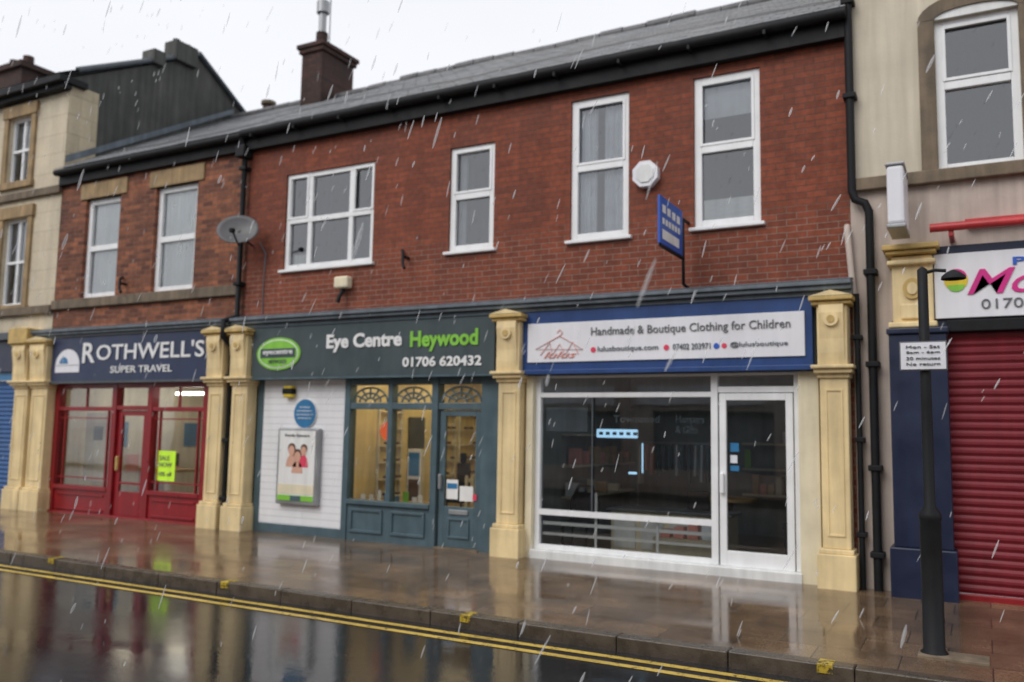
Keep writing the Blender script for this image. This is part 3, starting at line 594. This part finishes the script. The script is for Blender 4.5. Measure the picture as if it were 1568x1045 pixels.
text(S,"letter_initial","R",-14.08,-13.74,2.72,3.08,-.21,'txtw',.015);text(S,"letters","OTHWELL'S",-13.70,-11.02,2.76,3.04,-.21,'txtw',.012)
text(S,"letters_small","SUPER TRAVEL",-13.3,-11.75,2.53,2.65,-.21,'txtw',.01)

# drainpipes
S=empty("drainpipe",(-10.46,-.1,3))
tube(S,"downpipe",'black',[[(-10.46,-.18,6.33),(-10.46,-.09,6.15),(-10.46,-.09,3.4),(-10.46,-.36,3.3),(-10.46,-.36,3.05),(-10.45,-.16,2.9),(-10.45,-.16,.05)]],.045)
bx(S,"collars",'black',[(-10.53,-10.39,-.15,0,z,z+.06) for z in (5.8,4.9,3.9)]+[(-10.52,-10.38,-.22,0,z,z+.06) for z in (2.4,1.4,.5)],.01)
bx(S,"hopper",'black',[(-10.56,-10.36,-.22,-.01,6.0,6.2)],.02)
S=empty("drainpipe",(-1.05,-.1,3))
tube(S,"downpipe",'black',[[(-1.19,-.1,9),(-1.19,-.1,4.35),(-1.16,-.1,4.25),(-1.06,-.1,4.2),(-1.02,-.1,4.1),(-1.02,-.1,.05)]],.045)
bx(S,"collars",'black',[(-1.09,-.95,-.16,0,z,z+.06) for z in (3.4,2.4,1.3,.4)]+[(-1.26,-1.12,-.16,0,z,z+.06) for z in (5.4,6.5)],.01)
S=empty("drainpipe",(-1.18,-.1,2))
tube(S,"downpipe",'rendR2',[[(-1.26,-.003,3.98),(-1.25,-.07,3.9),(-1.20,-.07,3.2)]],.035);tube(S,"lower_pipe",'black',[[(-1.17,-.1,3.2),(-1.17,-.1,.05)]],.03)
bx(S,"collars",'black',[(-1.22,-1.12,-.14,0,z,z+.05) for z in (2.7,1.6,.6)],.008)

# ------------------------------------------------------------------ cream stone building left
C_=empty("cream_stone_building",(-18.5,0,0))
h1=(-17.15,-16.40,6.41,7.75);h2=(-17.08,-16.28,3.92,5.66);h3=(-19.2,-18.45,6.41,7.75);h4=(-19.2,-18.4,3.92,5.66)
wall(C_,"front_ashlar_wall",'ashlar',-24,-15.32,3.2,8.1,[h1,h2,h3,h4],y=-.01)
mesh(C_,"gable_wall",[(-15.325,-.01,0),(-15.325,-.01,8.3),(-15.325,3.0,9.93),(-15.325,6.6,7.7),(-15.325,6.6,0)],[(0,1,2,3,4)],'dkrend')
bx(C_,"corner_quoin",'ashlarS',[(-15.4,-15.31,-.008,.62,6.35,8.2)])
mesh(C_,"roof",[(-24,-.3,8.3),(-15.25,-.3,8.3),(-15.25,3.0,10.0),(-24,3.0,10.0),(-24,6.8,7.6),(-15.25,6.8,7.6)],[(0,1,2,3),(3,2,5,4)],'slate')
tube(C_,"verge_coping",'dkgrey',[[(-15.28,.1,8.50),(-15.28,3.0,10.0),(-15.28,6.7,7.66)]],.06)
mesh(C_,"lead_flashing",[(-15.30,0,6.62),(-15.30,4.1,8.98),(-15.30,4.1,9.10),(-15.30,0,6.76)],[(0,1,2,3)],'lead')
bx(C_,"dark_eaves_cornice",'black',[(-24,-15.25,-.18,0,8.05,8.15),(-24,-15.2,-.30,.3,8.153,8.28)],.01)
bx(C_,"ridge_blocks",'dkrend',[(-15.6,-15.2,1.75,2.05,9.3,9.62),(-15.6,-15.2,2.3,2.9,9.6,10.05)],.02);tube(C_,"low_pots",'dkrend',[[(-15.4,2.45,10.05),(-15.4,2.45,10.13)],[(-15.4,2.75,10.05),(-15.4,2.75,10.12)]],.08)
bx(C_,"string_course",'sandD',[(-24,-15.30,-.09,-.01,6.02,6.17),(-24,-15.32,-.10,-.01,3.70,3.86)],.012)
for i,h in enumerate((h1,h2,h3,h4)):
    bx(C_,"stone_surround_%d"%i,'sand',[(h[0]-.14,h[0],-.06,.0,h[2],h[3]),(h[1],h[1]+.14,-.06,0,h[2],h[3]),(h[0]-.18,h[1]+.18,-.08,.0,h[3],h[3]+.24),(h[0]-.18,h[1]+.18,-.09,0,h[2]-.14,h[2]-.002)],.01)
    upvc(C_,"c%d"%i,*h,mull=((h[0]+h[1])/2,),trans=((h[2]+h[3])/2,),fw=.055,sill=False,y=.06)
    quadY(C_,"blind_%d"%i,'curt',h[0],h[1],(h[2]+h[3])/2,h[3],.2)
room(C_,"upper_room",'dkroom','dkroom',-24,-15.5,.14,3,3.3,8)
bx(C_,"fascia_board",'navyp',[(-24,-16.1,-.18,.1,2.6,3.2)],.01);bx(C_,"fascia_cornice",'dkgrey',[(-24,-16.0,-.3,0,3.2,3.35)],.02)
slats(C_,"blue_shutter",'shutB',-24,-16.05,.05,2.45,-.03);bx(C_,"shutter_box",'plaq',[(-24,-16.05,-.12,.0,2.45,2.6)])
pilaster(C_,-16.03,-15.56,"left",3.45)
bx(C_,"brick_chimney",'brick3',[(-23.3,-22.0,3,3.9,9,11.0),(-23.4,-21.9,2.9,4,11,11.15)]);tube(C_,"pots",'brick3',[[(-23,3.4,11.1),(-23,3.4,11.5)],[(-22.4,3.4,11.1),(-22.4,3.4,11.5)]],.14)

# ------------------------------------------------------------------ right rendered building
D=empty("rendered_shop_building",(1.5,0,0))
g1=(-.33,.46,4.48,6.16);g2=(1.9,2.7,4.48,6.16);g3=(4.2,5.0,4.48,6.16)
wall(D,"upper_render_wall",'rendR',-1.22,7.5,4.49,8.4,[g1,g2,g3],y=-.006)
wall(D,"lower_render_wall",'rendR2',-1.22,7.5,0,4.36,[(-.83,7.4,0,2.9)],y=-.006)
bx(D,"stone_string_course",'sandD',[(-1.22,7.5,-.10,.0,4.35,4.49)],.012)
bx(D,"side_wall",'rendR',[(-1.22,-1.15,.01,8,6.4,8.4)]);roof(D,"slate_roof",-1.3,7.5,-.3,8.4,4.1,10.6,8.2,8.4,9)
for i,h in enumerate((g1,g2,g3)):
    bx(D,"stone_surround_%d"%i,'sandD',[(h[0]-.16,h[0],-.05,0,4.49,h[3]),(h[1],h[1]+.16,-.05,0,4.49,h[3])],.01)
    V=[];F=[];n=14;cx=(h[0]+h[1])/2;hw=(h[1]-h[0])/2
    for j in range(n+1):
        a=R(180-180*j/n)
        for (rx,rz) in ((hw,.10),(hw+.16,.26)):
            for yy in (-.05,0): V.append((cx+rx*math.cos(a),yy,h[3]+rz*math.sin(a)))
    for j in range(n):
        k=4*j;F+=[(k,k+4,k+6,k+2),(k,k+1,k+5,k+4),(k+2,k+6,k+7,k+3)]
    mesh(D,"arch_head_%d"%i,V,F,'sandD');disc(D,"arch_infill_%d"%i,'whitep',(cx,h[3]),hw,.10,-.03,0,16,0,180)
    upvc(D,"d%d"%i,*h,trans=(5.43,),fw=.085,sill=True,y=.04,sash=[(h[0]+.07,h[1]-.07,5.48,h[3]-.06)])
room(D,"upper_room",'dkroom','dkroom',-1,7,.14,3,4.3,8)
bx(D,"console_block",'pil',[(-.80,-.41,-.25,0,2.85,3.55),(-.84,-.38,-.31,0,2.79,2.85),(-.84,-.38,-.32,0,3.45,3.50)],.015)
bx(D,"console_cap",'gold',[(-.85,-.37,-.33,0,3.56,3.60),(-.88,-.34,-.37,0,3.603,3.66)],.012)
disc(D,"console_rosette",'gold',(-.605,3.2),.09,.11,-.275,-.25,22);disc(D,"console_rosette_boss",'pil',(-.605,3.2),.05,.065,-.29,-.27,18)
bx(D,"console_scroll",'pil',[(-.72,-.49,-.28,-.25,2.88,3.04)],.015)
bx(D,"navy_pilaster",'navyp',[(-.84,-.30,-.32,0,.55,2.72),(-.88,-.27,-.36,0,0,.55),(-.86,-.28,-.35,0,2.72,2.78)],.012)
bx(D,"navy_frame",'navyp',[(-.42,6,-.16,0,2.8,3.64)]);slats(D,"red_roller_shutter",'shutR',-.30,6,.12,2.78,-.08)
bx(D,"shutter_box",'black',[(-.3,6,-.2,-.0,2.74,2.86)],.01);bx(D,"shutter_bottom_bar",'red',[(-.3,6,-.14,-.09,.04,.12)],.01);bx(D,"shop_step",'sandD',[(-.3,6,-.12,.1,0,.05)])
S=empty("shop_sign",(1.5,-.2,3.2))
bx(S,"board",'signw',[(-.40,5.8,-.20,-.165,2.88,3.55)],.005)
text(S,"letters_top","PERFECT",.31,1.25,3.39,3.47,-.207,'fblue',.02);text(S,"letters_script","Moon's Pizza",-.10,2.4,3.11,3.38,-.207,'mag',.006,.35);text(S,"phone","01706 360400",.02,1.1,2.96,3.06,-.207,'txtg',0)
disc(S,"logo_yellow",'yel',(-.2,3.27),.11,.11,-.207,-.2,24);disc(S,"logo_red",'mag',(-.2,3.3),.10,.085,-.210,-.207,24,0,180);disc(S,"logo_green",'green',(-.2,3.22),.08,.07,-.210,-.207,24,180,360)
S=empty("awning_box",(2.5,-.3,3.78));tube(S,"red_bar",'redb',[[(-.42,-.35,3.80),(5.8,-.35,3.80)]],.045);bx(S,"red_arms",'redb',[(-.25,-.20,-.35,0,3.70,3.76),(2.5,2.55,-.35,0,3.70,3.76)],.01);bx(S,"cassette",'redb',[(-.1,5.8,-.12,-.007,3.86,3.92)],.01)
S=empty("light_box_sign",(-.68,-.45,4.1));bx(S,"box",'signw',[(-.78,-.62,-.80,-.22,3.78,4.38)],.03);bx(S,"rim",'steel',[(-.79,-.61,-.81,-.21,3.74,3.78),(-.79,-.61,-.81,-.21,4.38,4.41)],.01);tube(S,"arm",'steel',[[(-.7,-.003,4.2),(-.7,-.22,4.2)]],.03)

# ------------------------------------------------------------------ sign post with lamp
S=empty("street_sign_post",(-.39,-2.51,0))
def cyl(p,name,mat,prof,c,n=20):
    V=[];F=[]
    for (r_,z) in prof:
        for j in range(n): a=2*math.pi*j/n;V.append((c[0]+r_*math.cos(a),c[1]+r_*math.sin(a),z))
    for i in range(len(prof)-1):
        for j in range(n): k=i*n+j;l=i*n+(j+1)%n;F.append((k,l,l+n,k+n))
    F.append(tuple(range(len(prof)*n-n,len(prof)*n)));return mesh(p,name,V,F,mat,True)
cyl(S,"post",'black',[(.10,0),(.10,.03),(.078,.05),(.076,1.02),(.082,1.03),(.082,1.07),(.042,1.13),(.040,1.9),(.038,2.99),(.0,3.02)],(-.39,-2.51))
bx(S,"sign_plate",'txtg',[(-.57,-.23,-2.575,-2.563,2.18,2.41)],.004);bx(S,"plate_face",'signw',[(-.56,-.24,-2.58,-2.575,2.19,2.40)])
for i,t in enumerate(("Mon - Sat","8am - 6pm","30 minutes","No return")): text(S,"plate_text_%d"%i,t,-.52,-.28,2.355-i*.045,2.378-i*.045,-2.584,'txtg')
bx(S,"plate_clips",'steel',[(-.43,-.35,-2.56,-2.5,2.23,2.25),(-.43,-.35,-2.56,-2.5,2.33,2.35)])
tube(S,"lamp_arm",'black',[[(-.39,-2.51,2.96),(-.30,-2.51,2.98),(-.22,-2.51,2.97)]],.014)
cyl(S,"lamp_shade",'black',[(.09,2.90),(.085,2.925),(.05,2.955),(.02,2.97),(.005,2.975)],(-.17,-2.51))
bx(None,"concrete_patch",'sandD',[(-.50,-.02,-2.66,-2.40,-.02,.026)],.006)

# ------------------------------------------------------------------ opposite terrace (behind the camera, seen in reflections)
O=empty("terrace_building",(0,-18,0))
hs=[];x=-30
while x<14: hs+=[(x+.8,x+1.9,4.2,5.8),(x+2.9,x+4,4.2,5.8),(x+.5,x+4.4,.5,2.4)];x+=5
wall(O,"rendered_front",'rendR2',-32,16,0,6.8,hs,y=17,depth=.2)
for o in [c for c in O.children]:
    for v in o.data.vertices: v.co.y=-v.co.y
bx(O,"dark_interior",'dkroom',[(-32,16,-17.6,-17.4,0,6.8)]);bx(O,"fascias",'signw',[(x,x+4.2,-17,-16.9,2.6,3.2) for x in range(-30,14,5)])
mesh(O,"roof",[(-32,-16.8,6.8),(16,-16.8,6.8),(16,-21,9.2),(-32,-21,9.2)],[(0,1,2,3)],'slate')

# ------------------------------------------------------------------ falling sleet
V=[];F=[]
for i in range(2100):
    x=random.uniform(-18,4);y=random.uniform(-8.0,-.5);z=random.uniform(-.05,8.5)
    d=Vector((x,y+10.05,z-1.65)).length
    if d<2.4: continue
    Ln=random.choice((.04,.06,.08,.10,.14));w=random.uniform(.0035,.008)
    sl=random.uniform(.2,.6);dv=Vector((-sl,random.uniform(-.1,.1),-1)).normalized()*Ln
    k=len(V);c=Vector((x,y,z))
    for t,ww in ((0,.4),(.3,1),(.7,1),(1,.4)):
        q=c+dv*t
        for j in range(5):
            a=2*math.pi/5*j;V.append((q.x+w*ww*math.cos(a),q.y+w*ww*math.sin(a),q.z))
    for s in range(3):
        for j in range(5): a=k+5*s+j;b=k+5*s+(j+1)%5;F.append((a,b,b+5,a+5))
    F+=[(k+4,k+3,k+2,k+1,k),(k+15,k+16,k+17,k+18,k+19)]
m,nt,b=nodes("sleet");b.inputs['Base Color'].default_value=(.92,.94,.97,1);b.inputs['Roughness'].default_value=.5
tr=N(nt,"ShaderNodeBsdfTransparent");mx=N(nt,"ShaderNodeMixShader");mx.inputs[0].default_value=.27
nt.links.new(tr.outputs[0],mx.inputs[1]);nt.links.new(b.outputs[0],mx.inputs[2]);nt.links.new(mx.outputs[0],nt.nodes["Material Output"].inputs[0])
M['sleet']=m;mesh(None,"falling_sleet",V,F,'sleet')

# ------------------------------------------------------------------ world, sun, camera
w=bpy.data.worlds.new("World");sc.world=w;w.use_nodes=True;nt=w.node_tree;bg=nt.nodes["Background"]
sky=N(nt,"ShaderNodeTexSky",sky_type='NISHITA');sky.sun_disc=False;sky.sun_elevation=R(48);sky.sun_rotation=R(200)
hsv=N(nt,"ShaderNodeHueSaturation");hsv.inputs['Saturation'].default_value=.12;nt.links.new(sky.outputs[0],hsv.inputs['Color'])
mx=N(nt,"ShaderNodeMix",data_type='RGBA');mx.inputs[0].default_value=.85;nt.links.new(hsv.outputs[0],mx.inputs[6])
cn=noise(nt,coords(nt,(1,1,2),'Generated'),1.6,5,.5);cc=mul(nt,(8.7,8.85,9.3),ramp(nt,cn,.3,.7,.95,1.05));nt.links.new(cc,mx.inputs[7])
nt.links.new(mx.outputs[2],bg.inputs['Color']);bg.inputs['Strength'].default_value=.118
sl=bpy.data.lights.new("sun",'SUN');sl.energy=1.4;sl.angle=R(35);sl.color=(1,.97,.93);so=link(bpy.data.objects.new("sun",sl))
az=R(200);el=R(42);dirv=Vector((math.sin(az)*math.cos(el),math.cos(az)*math.cos(el),math.sin(el)));sky.sun_elevation=el
so.rotation_euler=dirv.to_track_quat('Z','Y').to_euler();so.location=(-6,-10,15)
psi=R(28.6);th=R(5.95);ro=R(1.02)
fw=Vector((-math.sin(psi)*math.cos(th),math.cos(psi)*math.cos(th),math.sin(th)))
r0=Vector((math.cos(psi),math.sin(psi),0));u0=r0.cross(fw);r=r0*math.cos(ro)+u0*math.sin(ro);u=u0*math.cos(ro)-r0*math.sin(ro)
cd=bpy.data.cameras.new("camera");cd.sensor_width=36;cd.lens=1324/1568*36;cd.clip_end=1000;cd.clip_start=.05
cd.dof.use_dof=True;cd.dof.focus_distance=5.0;cd.dof.aperture_fstop=1.4
co=link(bpy.data.objects.new("camera",cd));co.matrix_world=Matrix(((r.x,u.x,-fw.x,0),(r.y,u.y,-fw.y,-10.05),(r.z,u.z,-fw.z,1.65),(0,0,0,1)))
sc.camera=co
sc.view_settings.view_transform='Standard';sc.view_settings.look='None';sc.view_settings.exposure=0
